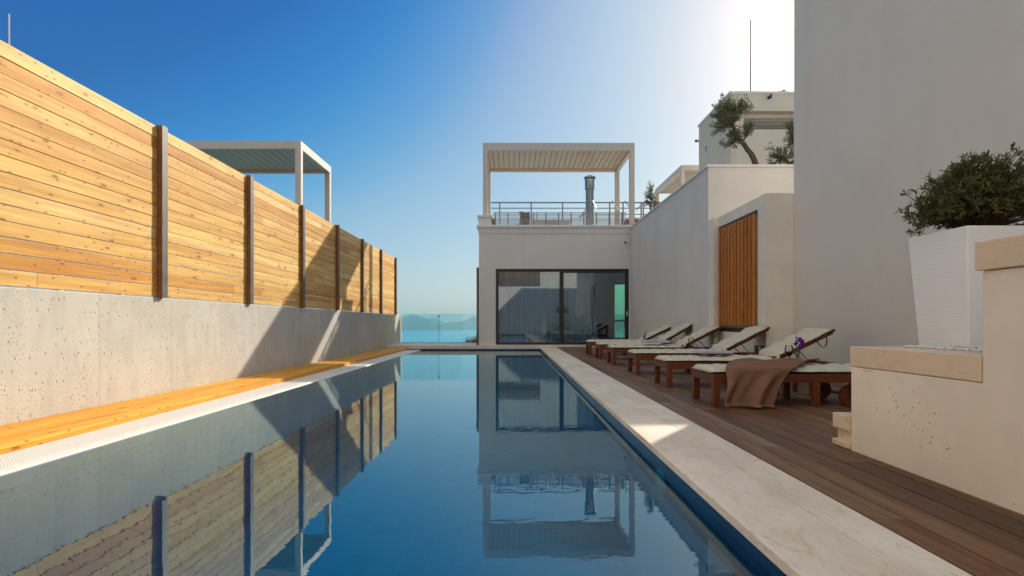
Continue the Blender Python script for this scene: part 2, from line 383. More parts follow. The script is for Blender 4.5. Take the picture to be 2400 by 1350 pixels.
def hill_pt(u, v):
    x = -9000 + 18000*u; prof = math.sin(min(1, v*1.6)*math.pi/2) if v < .62 else math.cos((v-.62)/.38*math.pi/2)
    H = (ridge(x)+ 45/ (5126/1367) ) * 5126/1367 + 2
    z = SEA_Z - 3 + H*prof*(1 + .10*math.sin(x*.011+v*9)*math.sin(v*7)) 
    return (x, 5150 + 1500*v + 90*math.sin(x*.004) + 40*math.sin(x*.013), z)
hm.grid(420, 14, hill_pt)
struct(hm.build('hills', hills_mat(), smooth=True))
# hillside the villa stands on
gm = MB()
def ground_pt(u, v):
    x = -120 + 240*u; y = -60 + 190*v
    z = -2.2 if y < 25 else -2.2 - (y-25)*.72
    z = max(z, SEA_Z-4)
    return (x, y, z + .5*math.sin(x*.3)*math.sin(y*.21) - .5)
gm.grid(80, 60, ground_pt)
t = MT('dry_hillside', (.14,.11,.07), .95); n_ = t.noise(.8, 6, .65)
t.color(t.ramp(n_, [(.3,(.05,.07,.03)), (.7,(.2,.16,.11))]))
struct(gm.build('hillside', t.m, smooth=True))

# ------------------------------------------------------------------ pool
PX0, PX1, PY0, PY1, WZ, FZ = -2.95, .91, -4.0, 18.87, -.10, -1.40
struct(box(PX0, PX1, PY0, PY1, FZ-.2, FZ).build('pool_floor', M['tile']))
pw = MB()
pw.box(PX1, PX1+.15, PY0, PY1, FZ-.2, -.26); pw.box(PX0-.09, PX0, PY0, PY1, FZ-.2, -.20)
pw.box(PX0-.09, PX1+.15, PY1, PY1+.1, FZ-.2, -.26); pw.box(PX0-.09, PX1+.15, PY0-.15, PY0, FZ-.2, -.26)
struct(pw.build('pool_wall', M['tile']))
pb = MB()
pb.box(PX1, PX1+.15, PY0, PY1, -.26, -.042); pb.box(PX0-.09, PX1+.15, PY1, PY1+.1, -.26, -.058); pb.box(PX0-.09, PX1+.15, PY0-.15, PY0, -.26, -.042)
struct(pb.build('pool_tile_band', M['tile_band']))
wm = MB(); wm.add([(PX0,PY0,WZ),(PX1,PY0,WZ),(PX1,PY1,WZ),(PX0,PY1,WZ)], [(0,1,2,3)])
struct(wm.build('water', M['water']))
struct(box(-3.06, PX0, PY0, PY1, -.2, -.088).build('overflow_edge', M['white_matt'], bevel=.012))
struct(box(-3.40, -3.06, PY0, PY1, -.3, -.16).build('overflow_channel', simple('channel_grey', (.22,.23,.25), .6)))
def grate_mat():
    t = MT('white_grate', (.74,.74,.76), .45)
    sp = t.node('ShaderNodeSeparateXYZ', {0: t.co}).outputs
    a = t.math('ADD', sp[0], sp[1]); b_ = t.math('SUBTRACT', sp[1], sp[0])
    def hole(q): return t.math('GREATER_THAN', t.math('FRACT', t.math('DIVIDE', t.math('ADD', q, 40.), .024)), .45)
    hl = t.math('MULTIPLY', hole(a), hole(b_))
    t.color(t.mix(hl, (.76,.76,.78), (.42,.45,.50))); return t.m
tag(box(-3.385, -3.065, PY0, PY1, -.115, -.092).build('overflow_grate', grate_mat()), 'long white mesh grate over the overflow channel beside the pool', 'grate')
# underwater lamps (round white lenses)
lens = simple('lamp_lens', (.62,.82,.62), .3)
def pool_light(c, axis, label):
    o = thing('pool_light', c, label, 'pool light', 'round lights set in the pool')
    m = MB(); m2 = MB()
    def pt(r, a, d):
        if axis == 'z': return (c[0]+r*math.cos(a), c[1]+r*math.sin(a), c[2]+d)
        return (c[0]-d, c[1]+r*math.cos(a), c[2]+r*math.sin(a))
    N = 28
    for mm, r, d in ((m, .095, .012), (m2, .075, .02)):
        vs = [pt(r, 2*math.pi*k/N, 0) for k in range(N)] + [pt(r, 2*math.pi*k/N, d) for k in range(N)]
        mm.add(vs, [tuple(range(N, 2*N))] + [(k, (k+1) % N, N+(k+1) % N, N+k) for k in range(N)])
    m.build('ring', M['white_metal'], o); m2.build('lens', lens, o)
pool_light((.0, 9.8, FZ), 'z', 'round pale light sunk in the blue pool floor')
pool_light((PX1, 3.55, -.20), 'x', 'round pale light on the right pool wall below the coping')

# ------------------------------------------------------------------ paving, deck, steps
cp = MB()
for k in range(24):
    y0 = -4 + k*.954; y1 = y0 + .952
    cp.box(.8925, 1.226, y0, y1, -.042, 0); cp.box(1.2285, 1.425, y0+.0, y1, -.042, 0)
struct(cp.build('pool_coping', M['coping'], bevel=.004))
struct(box(1.07, 1.42, PY0-.15, PY1, -.6, -.05).build('coping_bed', M['coping']))
dk = MB(); rng = random.Random(11); w = .142
for i in range(24):
    x0 = 1.43 + i*w
    if x0 > 4.7: break
    y = -4.1
    while y < 18.8:
        y2 = min(18.8, y + rng.uniform(.8 if y < -4 else 2.6, 4.2)); dk.box(x0+.0035, x0+w-.0035, y+.001, y2-.001, -.03, rng.uniform(-.0015, .001)); y = y2
struct(dk.build('deck', M['deck'], bevel=.003))
struct(box(1.43, 4.8, -4.15, 18.8, -.35, -.05).build('deck_bed', M['soil']))
st = MB(); st.box(-4.095, 3.845, PY1, 18.998, -.058, .052); st.box(-4.095, -1.085, 19.0, 21.7, -.4, .05); st.box(-4.095, 3.845, PY1+.1, 18.998, -.6, -.06)
struct(st.build('threshold_step', M['coping'], bevel=.004))
struct(box(-4.095, 14, -6.5, -4.16, -.3, -.002).build('rear_terrace', M['coping']))

# wooden bench edge along the concrete wall
bn = thing('wooden_bench', (-3.75, 8, -.1), 'long low orange larch bench at the foot of the concrete wall', 'bench')
mb = MB(); rng = random.Random(3)
for i in range(5):
    x0 = -4.1 + i*.14; y = -4.0 - rng.random()*2
    while y < 18.8:
        y2 = min(18.8, y + rng.uniform(3.2, 4.6)); mb.box(x0+.002, x0+.138, y+.001, y2-.001, -.068, -.043); y = y2
mb.build('seat', M['bench'], bn, bevel=.003)
mb = MB(); y = -4.6
while y < 18.8:
    y2 = min(18.8, y + 3.98); mb.box(-3.412, -3.390, y+.001, y2-.001, -.125, -.069); y = y2
mb.build('front_board', M['bench'], bn, bevel=.002)
box(-4.09, -3.44, -4, 18.75, -.3, -.07).build('base', M['soil'], bn)

# ------------------------------------------------------------------ left concrete wall with the larch fence on it
WX = -4.1; WT = 1.075
tag(box(WX-.28, WX, -6.49, 21.64, -2, WT).build('concrete_wall', M['concrete'], bevel=.012), 'low pitted grey concrete wall under the larch fence', 'wall')
fn = thing('larch_fence', (WX, 8, WT), 'tall golden larch board fence with steel posts on the concrete wall', 'fence')
FT = 3.06; posts = [6.80 + 2.28*i for i in range(-5, 7)]; rng = random.Random(8); nb = 15; bh = (FT - WT - .012)/nb
for i, py in enumerate(posts):
    p_ = MB().box(WX-.05, WX+.048, py+.049, py+.055, WT, FT+.012).box(WX+.048, WX+.055, py-.055, py+.055, WT, FT+.012).build('post', M['steel'], fn, bevel=.0015)
    box(WX-.05, WX+.0478, py-.054, py-.045, WT, FT+.008).build('side_plate', M['bounce_brown'], p_)  # near face of the steel post, coloured as lit by the boards
    if i + 1 < len(posts):
        m = MB()
        for k in range(nb):
            z0 = WT + .008 + k*bh; dx = rng.uniform(-.003, .003)
            g0, g1 = rng.uniform(.0015, .004), rng.uniform(.0015, .004); cuts = [py+.056, posts[i+1]-.056]
            if rng.random() < .3: cuts.insert(1, rng.uniform(cuts[0]+.4, cuts[1]-.4))
            for q0, q1 in zip(cuts, cuts[1:]): m.box(WX-.035+dx, WX-.008+dx, q0+.0008, q1-.0008, z0+g0, z0+bh-g1)
        m.build('board_panel', M['larch'], fn, bevel=.003)

# glass balustrade at the far end of the pool
gb = thing('glass_balustrade', (-2.5, 21.5, .05), 'clear glass balustrade with the sea behind it at the pool end', 'balustrade')
for x0, x1 in ((-4.08, -2.70), (-2.685, -1.30)):
    box(x0, x1, 21.49, 21.502, .06, 1.12).build('glass_panel', M['clear_glass'], gb)
box(-4.09, -1.1, 21.46, 21.53, .0, .062).build('base_rail', M['steel'], gb)
box(-2.699, -2.686, 21.492, 21.5, .062, .98).build('seam', M['steel'], gb)
MB().box(-2.712, -2.672, 21.475, 21.518, .98, 1.07).build('clamp', M['black_plastic'], gb, bevel=.004)

# ------------------------------------------------------------------ villa at the far end
def roof_cap(mb, x0, x1, y0, y1, z, o=.03, h=.045): mb.box(x0-o, x1+o, y0-o, y1+o, z, z+h)
vl = thing('villa', (1.4, 19, 0), 'white villa with a wide sliding glass door at the far end of the pool', 'house')
FY = 19.0; DX0, DX1, DZ0, DZ1 = -.53, 3.815, .07, 2.545
m = MB()
m.box(-1.08, DX0, FY, FY+.3, -.4, 3.70); m.box(DX0, DX1, FY, FY+.3, DZ1, 3.70); m.box(DX1, 6.0, FY, FY+.3, -.4, 3.70); m.box(DX0, DX1, FY, FY+.3, -.4, DZ0)
m.box(-1.08, -.85, FY+.3, 24.8, -.4, 3.70); m.box(5.75, 6.0, FY+.3, 24.8, -.4, 3.70)
m.box(-1.08, 4.15, 24.8, 25.0, -.4, 3.70); m.box(5.55, 6.0, 24.8, 25.0, -.4, 3.70); m.box(4.15, 5.55, 24.8, 25.0, 2.5, 3.70); m.box(4.15, 5.55, 24.8, 25.0, -.4, .05)
m.build('wall', M['stucco'], vl)
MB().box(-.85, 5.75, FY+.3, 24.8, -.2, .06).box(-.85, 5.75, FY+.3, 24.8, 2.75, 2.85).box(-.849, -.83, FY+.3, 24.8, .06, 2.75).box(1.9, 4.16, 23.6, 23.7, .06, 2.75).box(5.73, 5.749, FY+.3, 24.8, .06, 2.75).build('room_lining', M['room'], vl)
m = MB(); m.box(-1.10, 6.02, FY-.02, FY+.35, 3.70, 3.89); m.box(-1.10, -.8, FY+.35, 25.02, 3.70, 3.89); m.box(-.8, 6.02, 24.7, 25.02, 3.70, 3.89)
m.box(-.8, 6.02, FY+.35, 24.7, 3.70, 3.84)
m.build('roof_slab', M['stucco'], vl)
m = MB(); m.box(-1.15, 3.845, FY-.07, FY+.4, 3.89, 3.972); m.box(-1.15, -.75, FY+.4, 25.05, 3.89, 3.972)
m.build('cornice', M['white_matt'], vl, bevel=.006)
m = MB(); m.box(-1.09, -.68, FY-.01, FY+.55, 3.972, 4.22); m.box(-1.13, -.63, FY-.05, FY+.6, 4.22, 4.285)
m.build('corner_pier', M['white_matt'], vl, bevel=.005)
# sliding door
dr = MB(); f = .09
dr.box(DX0, DX1, FY+.05, FY+.14, DZ1-f, DZ1); dr.box(DX0, DX1, FY+.05, FY+.14, DZ0, DZ0+.075)
dr.box(DX0, DX0+f, FY+.05, FY+.14, DZ0+.075, DZ1-f); dr.box(DX1-.12, DX1, FY+.05, FY+.14, DZ0+.075, DZ1-f)
dr.box(1.555, 1.69, FY+.05, FY+.14, DZ0+.075, DZ1-f)
dr.box(1.69, DX1-.12, FY+.06, FY+.13, DZ1-f-.035, DZ1-f-.001)
door = dr.build('sliding_door', M['black'], vl, bevel=.004)
box(DX0+f, 1.555, FY+.09, FY+.1, DZ0+.075, DZ1-f).build('pane', M['door_glass'], door)
box(1.69, DX1-.12, FY+.09, FY+.1, DZ0+.075, DZ1-f-.036).build('pane', M['door_glass'], door)
box(DX1-.075, DX1-.045, FY+.01, FY+.05, 1.02, 1.16).build('handle', M['white_metal'], door, bevel=.004)
# back window of the room
bw = MB(); bw.box(4.15, 4.22, 24.85, 24.93, .05, 2.5); bw.box(5.48, 5.55, 24.85, 24.93, .05, 2.5); bw.box(4.22, 5.48, 24.85, 24.93, 2.42, 2.5); bw.box(4.22, 5.48, 24.85, 24.93, .05, .12)
wnd = bw.build('window', M['black'], vl)
box(4.22, 5.48, 24.88, 24.89, .12, 2.42).build('pane', M['green_glass'], wnd)
# balcony rail seen through the room
br = thing('balcony_rail', (4.9, 25.6, .05), 'dark balcony railing glimpsed through the right end of the door', 'railing')
MB().box(4.0, 6.0, 25.58, 25.62, .84, .92).box(4.0, 6.0, 25.58, 25.62, .1, .14).build('rail', M['black'], br)
m = MB()
for i in range(19): m.bar((4.0+i*.11, 25.6, .1), (4.06+i*.11, 25.6, .86), .018)
m.build('baluster', M['black'], br)
struct(box(-1.1, 6.0, 25.0, 26.0, -.3, .0).build('balcony', M['coping']))
# curtains
def curtain(x0, x1, y, lean, label, seed):
    rg = random.Random(seed); ph = [rg.uniform(0, 6) for _ in range(4)]
    def p(u, v):
        x = x0 + (x1-x0)*u + lean*(1-v)**2*u
        a = .75 + .25*(1-v)
        return (x, y + a*(.045*math.sin(u*(x1-x0)*38+ph[0]+math.sin(u*9+ph[1])*1.5) + .03*math.sin(u*(x1-x0)*71+ph[2]) + .02*math.sin(u*11+ph[3]+v*2)), .075 + 2.55*v)
    o = MB().grid(260, 10, p).build('curtain', M['curtain'], smooth=True)
    tag(o, label, 'curtain', 'sheer curtains inside the sliding door')
curtain(-.5, 1.62, FY+.42, 0, 'long sheer pale curtain filling the left pane of the sliding door', 2)
curtain(1.66, 2.72, FY+.42, .16, 'shorter sheer curtain drawn half across the right pane of the sliding door', 5)
# slatted timber screen on the flank of the villa
sc_ = thing('timber_screen', (-1.12, 20, .05), 'dark slatted timber screen on the left flank of the villa, edge on', 'screen')
m = MB(); z = .09
while z < 2.60:
    m.tube([(-1.138, FY+.25, z), (-1.138, 21.4, z)], .044, 10); z += .092
m.build('slat', M['screen'], sc_, smooth=False)
for y in (FY+.35, 21.2): box(-1.105, -1.082, y, y+.07, .05, 2.62).build('batten', M['screen'], sc_)

# security cameras
def sec_cam(loc, d, name, label, body='white_metal'):
    loc = Vector(loc); d = Vector(d).normalized(); o = thing(name, loc, label, 'camera')
    MB().bar(loc, loc + d*.13 + Vector((0,0,-.0)), .075, .07).build('housing', M[body], o, bevel=.012)
    e = loc + d*.13; MB().tube([e - d*.002, e + d*.03], .036, 14).build('lens', M['black_plastic'], o)
    MB().bar(loc, loc - d*.07 + Vector((.02,.03,.06)), .03).build('bracket', M[body], o)
sec_cam((3.76, 18.85, 3.42), (-.8, -.55, -.35), 'security_camera', 'small white security camera in the corner beside the far sliding door')

# terrace pergola on the villa roof
def pergola(name, x0, x1, y0, y1, zb, zt, label, nslat, bw=.2, ph=.13, posts=((0,0),(1,0),(0,1),(1,1)), fz=None, grp=None):
    o = thing(name, ((x0+x1)/2, y0, zb), label, 'pergola', grp)
    for i, j in posts:
        x = x0 if i == 0 else x1-ph; y = y0 if j == 0 else y1-ph
        box(x, x+ph, y, y+ph, zb, zt-bw-.001).build('post', M['pergola'], o, bevel=.006)
    t_ = .12
    MB().box(x0-.0, x1, y0, y0+t_, zt-bw, zt).build('beam', M['pergola'], o, bevel=.004)
    MB().box(x0-.0, x1, y1-t_, y1, zt-bw, zt).build('beam', M['pergola'], o, bevel=.004)
    MB().box(x0, x0+t_, y0+t_, y1-t_, zt-bw, zt).build('beam', M['pergola'], o, bevel=.004)
    MB().box(x1-t_, x1, y0+t_, y1-t_, zt-bw, zt).build('beam', M['pergola'], o, bevel=.004)
    m = MB(); W = (x1-x0-2*t_)/nslat
    for k in range(nslat):
        a = x0+t_+k*W; m.box(a+.009, a+W-.009, y0+t_+.002, y1-t_-.002, zt-.135, zt-.095)
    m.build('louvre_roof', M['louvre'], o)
    MB().box(x0+t_+.001, x1-t_-.001, y0+t_+.001, y1-t_-.001, zt-.085, zt-.075).build('gap_shade_sheet', M['black'], o)  # added black sheet: shade of the louvre gaps put into its colour
    return o
pergola('pergola', -.955, 4.02, 19.10, 21.95, 3.84, 6.685, 'white louvred pergola on the villa roof above the sliding door', 26, .235, .16)
pergola('pergola', -11.0, -5.07, 14.0, 16.35, -2.2, 5.155, 'white louvred pergola rising behind the larch fence', 28, .19, .14)
pergola('pergola', 5.50, 9.0, 18.95, 22.4, 3.84, 5.915, 'low white pergola behind the side wing parapet, right of the chimney', 18, .17, .12)

# railings on the villa roof
rl = thing('front_railing', (1.4, 19.25, 3.97), 'low grey railing of close horizontal bars along the front roof edge', 'railing')
m = MB()
for k, z in enumerate((4.02, 4.06, 4.10, 4.14, 4.23, 4.275, 4.32, 4.365)): m.box(-.62, 3.78, 19.235, 19.247, z-.010, z+.010)
m.build('bar', M['rail'], rl)
box(-.62, 3.78, 19.225, 19.257, 4.40, 4.425).build('top_rail', M['rail'], rl)
box(-.62, 3.78, 19.225, 19.257, 4.165, 4.195).build('middle_rail', M['rail'], rl)
x = -.55
while x < 3.75:
    box(x-.018, x+.018, 19.247, 19.275, 3.972, 4.40).build('post', M['rail'], rl); x += .4175
rl = thing('back_railing', (2, 21.9, 3.84), 'taller grey two-rail railing across the back of the roof terrace', 'railing')
MB().bar((-.78, 21.9, 5.30), (6.0, 21.9, 5.30), .045).build('top_rail', M['rail'], rl)
MB().bar((-.78, 21.9, 5.09), (6.0, 21.9, 5.09), .032).build('middle_rail', M['rail'], rl)
MB().bar((3.0, 21.9, 4.86), (6.0, 21.9, 4.86), .03).build('middle_rail', M['rail'], rl)
for x in (-.46, .72, 1.90, 2.87, 3.67, 4.17, 4.85, 4.93): MB().bar((x, 21.9, 3.84), (x, 21.9, 5.30), .045).build('post', M['rail'], rl)
sr = thing('stair_railing', (3.3, 21.3, 3.84), 'slanting grey handrails of the roof stair beside the chimney', 'railing')
for a, b_ in (((2.45,21.4,4.62),(2.96,21.4,5.26)), ((2.50,21.3,4.62),(3.0,21.3,5.12)), ((2.96,21.4,5.26),(3.06,21.2,4.95)), ((3.67,21.4,5.26),(3.9,21.1,4.80)), ((4.15,21.4,5.26),(4.42,21.1,4.72)), ((4.55,21.4,4.92),(4.93,21.4,5.28)), ((4.98,21.4,5.28),(5.22,21.2,4.86))):
    MB().tube([a, b_], .017, 8).build('handrail', M['rail'], sr)

# terrace objects
pl = thing('planter_box', (-.7, 19.75, 3.84), 'brown wooden planter box behind the left roof pier', 'planter')
box(-.66, -.56, 19.3, 20.3, 3.84, 4.20).build('box', M['planter_wood'], pl)
box(-.68, -.54, 19.28, 20.32, 4.20, 4.24).build('rim', M['white_matt'], pl)
pl = thing('planter_box', (4.2, 19.8, 3.84), 'brown wooden planter box at the right end of the front roof railing', 'planter')
box(3.87, 4.75, 19.5, 20.2, 3.84, 4.24).build('box', M['planter_wood'], pl)
box(3.84, 4.78, 19.47, 20.23, 4.24, 4.30).build('rim', M['white_matt'], pl)
ch = thing('armchair', (.42, 20.6, 3.84), 'terrace armchair with a dark cloth over its back, left of the table', 'chair')
MB().box(.16, .70, 20.5, 21.05, 4.16, 4.27).build('seat', M['white_matt'], ch, bevel=.02)
MB().box(.28, .58, 20.42, 20.5, 4.16, 4.62).build('backrest', M['rail'], ch, bevel=.02)
for x in (.18, .66):
    for y in (20.52, 21.0): box(x-.02, x+.02, y-.02, y+.02, 3.84, 4.16).build('leg', M['rail'], ch)
tag(MB().grid(10, 12, lambda u, v: (.26+.34*u+.02*math.sin(v*5), 20.40 - .02*math.sin(u*9) if v < .6 else 20.40+.14*(v-.6)/.4, 4.22+.44*min(1, v/.6)+.012*math.sin(u*7))).build('draped_cloth', M['dark_cloth'], solid=.02, smooth=True), 'dark brown cloth hung over the back of the terrace armchair', 'cloth')
tb = thing('dining_table', (1.1, 20.5, 3.84), 'low pale table on the roof terrace with a lantern on it', 'table')
box(.72, 2.05, 20.2, 20.9, 4.30, 4.345).build('tabletop', M['white_matt'], tb, bevel=.005)
for x in (.78, 1.98):
    for y in (20.26, 20.84): box(x-.025, x+.025, y-.025, y+.025, 3.84, 4.30).build('leg', M['white_matt'], tb)
sf = thing('sofa', (1.85, 21.1, 3.84), 'low dark sofa on the roof terrace right of the table', 'sofa')
box(1.30, 2.10, 21.0, 21.6, 3.94, 4.24).build('seat', M['dark_cloth'], sf, bevel=.03)
box(1.30, 2.10, 21.6, 21.75, 3.94, 4.50).build('backrest', M['dark_cloth'], sf, bevel=.03)
for x in (1.36, 2.04): box(x-.03, x+.03, 21.05, 21.7, 3.84, 3.94).build('leg', M['rail'], sf)
ln = thing('lantern', (.86, 20.4, 4.345), 'tall white candle lantern on the roof terrace table', 'lantern')
MB().lathe((.86,20.4,4.345), [(.0,0),(.045,0),(.045,.02),(.02,.03),(.0,.03)], 12).build('foot', M['black'], ln)
MB().lathe((.86,20.4,4.375), [(.022,0),(.022,.26),(.0,.27)], 12).build('candle', M['white_matt'], ln)
# chimney
cy = thing('chimney', (3.06, 22.9, 3.84), 'polished steel chimney flue with a ringed cap on the roof terrace', 'chimney')
C0 = (3.06, 22.9, 0)
MB().lathe(C0, [(.0,3.7),(.165,3.7),(.165,6.02)], 56).build('flue', M['chrome'], cy)
MB().lathe(C0, [(.165,6.02),(.205,6.03),(.205,6.07),(.195,6.08),(.195,6.36),(.205,6.37),(.205,6.41),(.18,6.44)], 56).build('sleeve', M['chrome'], cy)
MB().lathe(C0, [(.0,6.47),(.23,6.45),(.24,6.50),(.12,6.56),(.0,6.57)], 56).build('cap', M['chrome'], cy)
for z in (4.6, 5.4): MB().lathe(C0, [(.166,z),(.175,z+.005),(.175,z+.035),(.166,z+.04)], 56).build('ring', M['chrome'], cy)

# ------------------------------------------------------------------ side wing along the deck
wg = thing('side_wing', (3.85, 15, 0), 'long white side wing behind the sun loungers with a flat parapet', 'house')
m = MB(); m.box(3.85, 10, 11.44, 18.998, -.4, 3.40); m.box(3.85, 10, 11.44, 11.66, 3.40, 3.84); m.box(3.85, 4.07, 11.66, 18.998, 3.40, 3.84)
m.build('wall', M['stucco'], wg)
m = MB(); m.box(3.82, 10, 11.41, 11.69, 3.84, 3.885); m.box(3.82, 4.10, 11.69, 18.998, 3.84, 3.885)
m.build('parapet_cap', M['white_metal'], wg, bevel=.004)
# terrace wall block carrying the timber shutter
ab = thing('shutter_bay', (3.93, 10, 0), 'pale plastered wall bay that carries the slatted timber shutter', 'wall')
m = MB(); m.box(4.04, 6, 9.012, 11.13, -.4, 2.79); m.box(3.93, 4.04, 9.012, 9.33, -.4, 2.79); m.box(3.93, 4.04, 9.33, 11.13, 2.60, 2.79); m.box(3.93, 4.04, 9.33, 11.13, -.4, .62); m.box(3.85, 6, 11.13, 11.438, -.4, 2.79)
m.build('wall', M['pier'], ab)
box(3.945, 4.035, 9.335, 11.125, .622, .70).build('sill', M['black'], ab)
sh = thing('timber_shutter', (3.90, 10.2, .74), 'orange-brown vertical slatted timber shutter behind the sun loungers', 'shutter')
m = MB(); ns = 11; sy0, sy1 = 9.40, 11.10; p = (sy1-sy0)/ns
for i in range(ns): m.box(3.90, 3.96, sy0+i*p+.012, sy0+i*p+.070, .735, 2.545)
m.build('slat', M['slat'], sh, bevel=.003)
box(3.975, 4.0, sy0-.03, sy1+.02, .74, 2.55).build('backing', M['slat'], sh)
MB().box(3.945, 4.03, 9.335, 9.37, .702, 2.585).box(3.945, 4.03, 9.37, 11.125, 2.556, 2.59).build('track', M['black'], sh)
so_ = thing('wall_socket', (3.92, 9.7, .60), 'small square outdoor wall socket under the timber shutter', 'socket')
box(3.905, 3.93, 9.66, 9.76, .50, .60).build('plate', M['rail'], so_, bevel=.004)
box(3.895, 3.905, 9.68, 9.74, .52, .58).build('cover', M['white_metal'], so_, bevel=.002)

# near white house on the right
nh = tag(box(4.35, 12, -1.0, 9.01, -.4, 7.0).build('tall_house', M['stucco_near'], bevel=.01), 'tall windowless grey-white stucco house rising at the right edge', 'house')
# upper storey block on the side wing
ub = thing('upper_storey', (5.53, 16, 3.4), 'cream upper storey block behind the olive trees, with louvres', 'house')
m = MB(); x0, y0 = 5.53, 14.76
m.box(x0, 5.86, y0, 17.26, 3.40, 6.58); m.box(5.86, 7.6, y0, 17.26, 3.40, 5.68); m.box(5.86, 7.6, y0, 17.26, 6.15, 6.58); m.box(5.86, 7.6, y0+.25, 17.26, 5.68, 6.15); m.box(7.6, 11, y0, 17.26, 3.40, 6.58)
m.build('wall', M['cream'], ub)
box(x0-.03, 11, y0-.03, 17.29, 6.58, 6.64).build('parapet_cap', M['white_matt'], ub, bevel=.004)
m = MB()
for z in (5.71, 5.80, 5.89, 5.98): m.bar((5.88, y0+.1, z), (7.58, y0+.1, z), .08, .018, up=(0,-.5,.87))
m.build('louvre', M['rail'], ub)
vt = thing('wall_vent', (5.52, 16.6, 4.9), 'small white louvred vent on the flank of the upper storey', 'vent')
box(5.505, 5.53, 16.40, 16.68, 5.56, 5.86).build('frame', M['white_metal'], vt)
m = MB()
for k in range(3): m.box(5.50, 5.506, 16.45, 16.63, 5.62+k*.07, 5.655+k*.07)
m.build('slot', M['black'], vt)
sec_cam((5.52, 17.1, 6.12), (-1, -.3, -.1), 'security_camera', 'white security camera at the far left edge of the upper storey')
sec_cam((6.50, 14.66, 6.47), (-.8, -.9, -.6), 'wall_spotlight', 'small dark spotlight high on the front of the upper storey', 'black_plastic')
# rods
def rod(x, y, z0, z1, r, label, m='black_plastic'):
    o = thing('lightning_rod', (x, y, z0), label, 'rod')
    MB().tube([(x,y,z0),(x,y,z0+(z1-z0)*.55)], r, 8).build('lower_tube', M['rail'], o)
    MB().tube([(x,y,z0+(z1-z0)*.55),(x,y,z1)], r*.75, 8).build('upper_tube', M[m], o)
    MB().tube([(x,y,z0+(z1-z0)*.14),(x,y,z0+(z1-z0)*.18)], r*1.9, 8).build('clamp', M['black_plastic'], o)
rod(6.34, 15.5, 6.5, 8.83, .017, 'thin lightning rod standing on the roof of the upper storey')
rod(-6.9, 8.0, -2.0, 5.02, .012, 'thin rod standing behind the near end of the larch fence', 'white_metal')
rb = thing('roof_bracket', (7.1, 15.2, 6.64), 'small metal bracket on the roof of the upper storey', 'bracket')
MB().bar((7.08,15.2,6.64),(7.08,15.2,6.86),.06).build('stem', M['steel'], rb)
MB().bar((6.92,15.2,6.80),(7.18,15.2,6.80),.05).bar((6.92,15.2,6.80),(6.92,15.2,6.72),.04).build('arm', M['steel'], rb)
MB().bar((7.08,15.2,6.76),(7.5,15.2,6.64),.03).build('brace', M['steel'], rb)

# ------------------------------------------------------------------ planter wall at the right front
pwl = thing('planter_wall', (2.08, 2.5, 0), 'stepped peach plaster planter wall with limestone caps at the right front', 'wall')
m = MB(); prof = [(-3,-.3),(3.58,-.3),(3.58,.515),(2.58,.515),(2.58,1.01),(-3,1.01)]
m.add([(2.08,y_,z_) for y_, z_ in prof] + [(4.349,y_,z_) for y_, z_ in prof], [(0,1,2,3,4,5),(11,10,9,8,7,6)] + [(k, k+6, (k+1) % 6+6, (k+1) % 6) for k in range(6)])
m.build('wall', M['plaster'], pwl, bevel=.008)
m = MB(); m.box(2.076, 2.36, 2.584, 3.584, .517, .636); m.box(2.36, 4.349, 3.36, 3.584, .517, .636)
m.build('low_cap', M['capstone'], pwl, bevel=.005)
box(2.062, 4.349, -3, 2.60, 1.012, 1.14).build('high_cap', M['capstone'], pwl, bevel=.005)
pe = MB(); rng = random.Random(21)
for k in range(900):
    x = rng.uniform(2.30, 3.3); y = rng.uniform(2.62, 3.50); r = rng.uniform(.012, .026); z = rng.uniform(.595, .636) if x > 2.36 and y < 3.36 else .642
    if z > .64 and rng.random() < .72: continue
    a = rng.random()*6.3; vs = []; seg = 6
    ex, ey, ez = r*rng.uniform(.9, 1.4), r*rng.uniform(.8, 1.2), r*rng.uniform(.45, .75)
    for j, t_ in ((0, -.7), (1, .0), (2, .7)):
        q = math.cos(t_*1.2)
        for i in range(seg):
            b_ = 2*math.pi*i/seg; px, py = ex*q*math.cos(b_), ey*q*math.sin(b_)
            vs.append((x+px*math.cos(a)-py*math.sin(a), y+px*math.sin(a)+py*math.cos(a), z+ez*math.sin(t_*1.2)))
    fs = [(j*seg+i, j*seg+(i+1) % seg, (j+1)*seg+(i+1) % seg, (j+1)*seg+i) for j in range(2) for i in range(seg)] + [tuple(range(seg-1, -1, -1)), tuple(2*seg+i for i in range(seg))]
    pe.add(vs, fs)
pe.box(2.362, 4.348, 2.584, 3.358, .50, .605)
tag(pe.build('pebbles', M['pebble'], smooth=False), kind='stuff')
stp = thing('stone_step', (2.4, 3.7, 0), 'small moulded limestone step at the far foot of the planter wall', 'step')
box(2.07, 3.3, 3.586, 3.77, .11, .205).build('tread', M['capstone'], stp, bevel=.008)
box(2.095, 3.3, 3.586, 3.75, .04, .11).build('riser', M['capstone'], stp)
box(2.07, 3.3, 3.586, 3.775, .002, .04).build('plinth', M['capstone'], stp, bevel=.006)
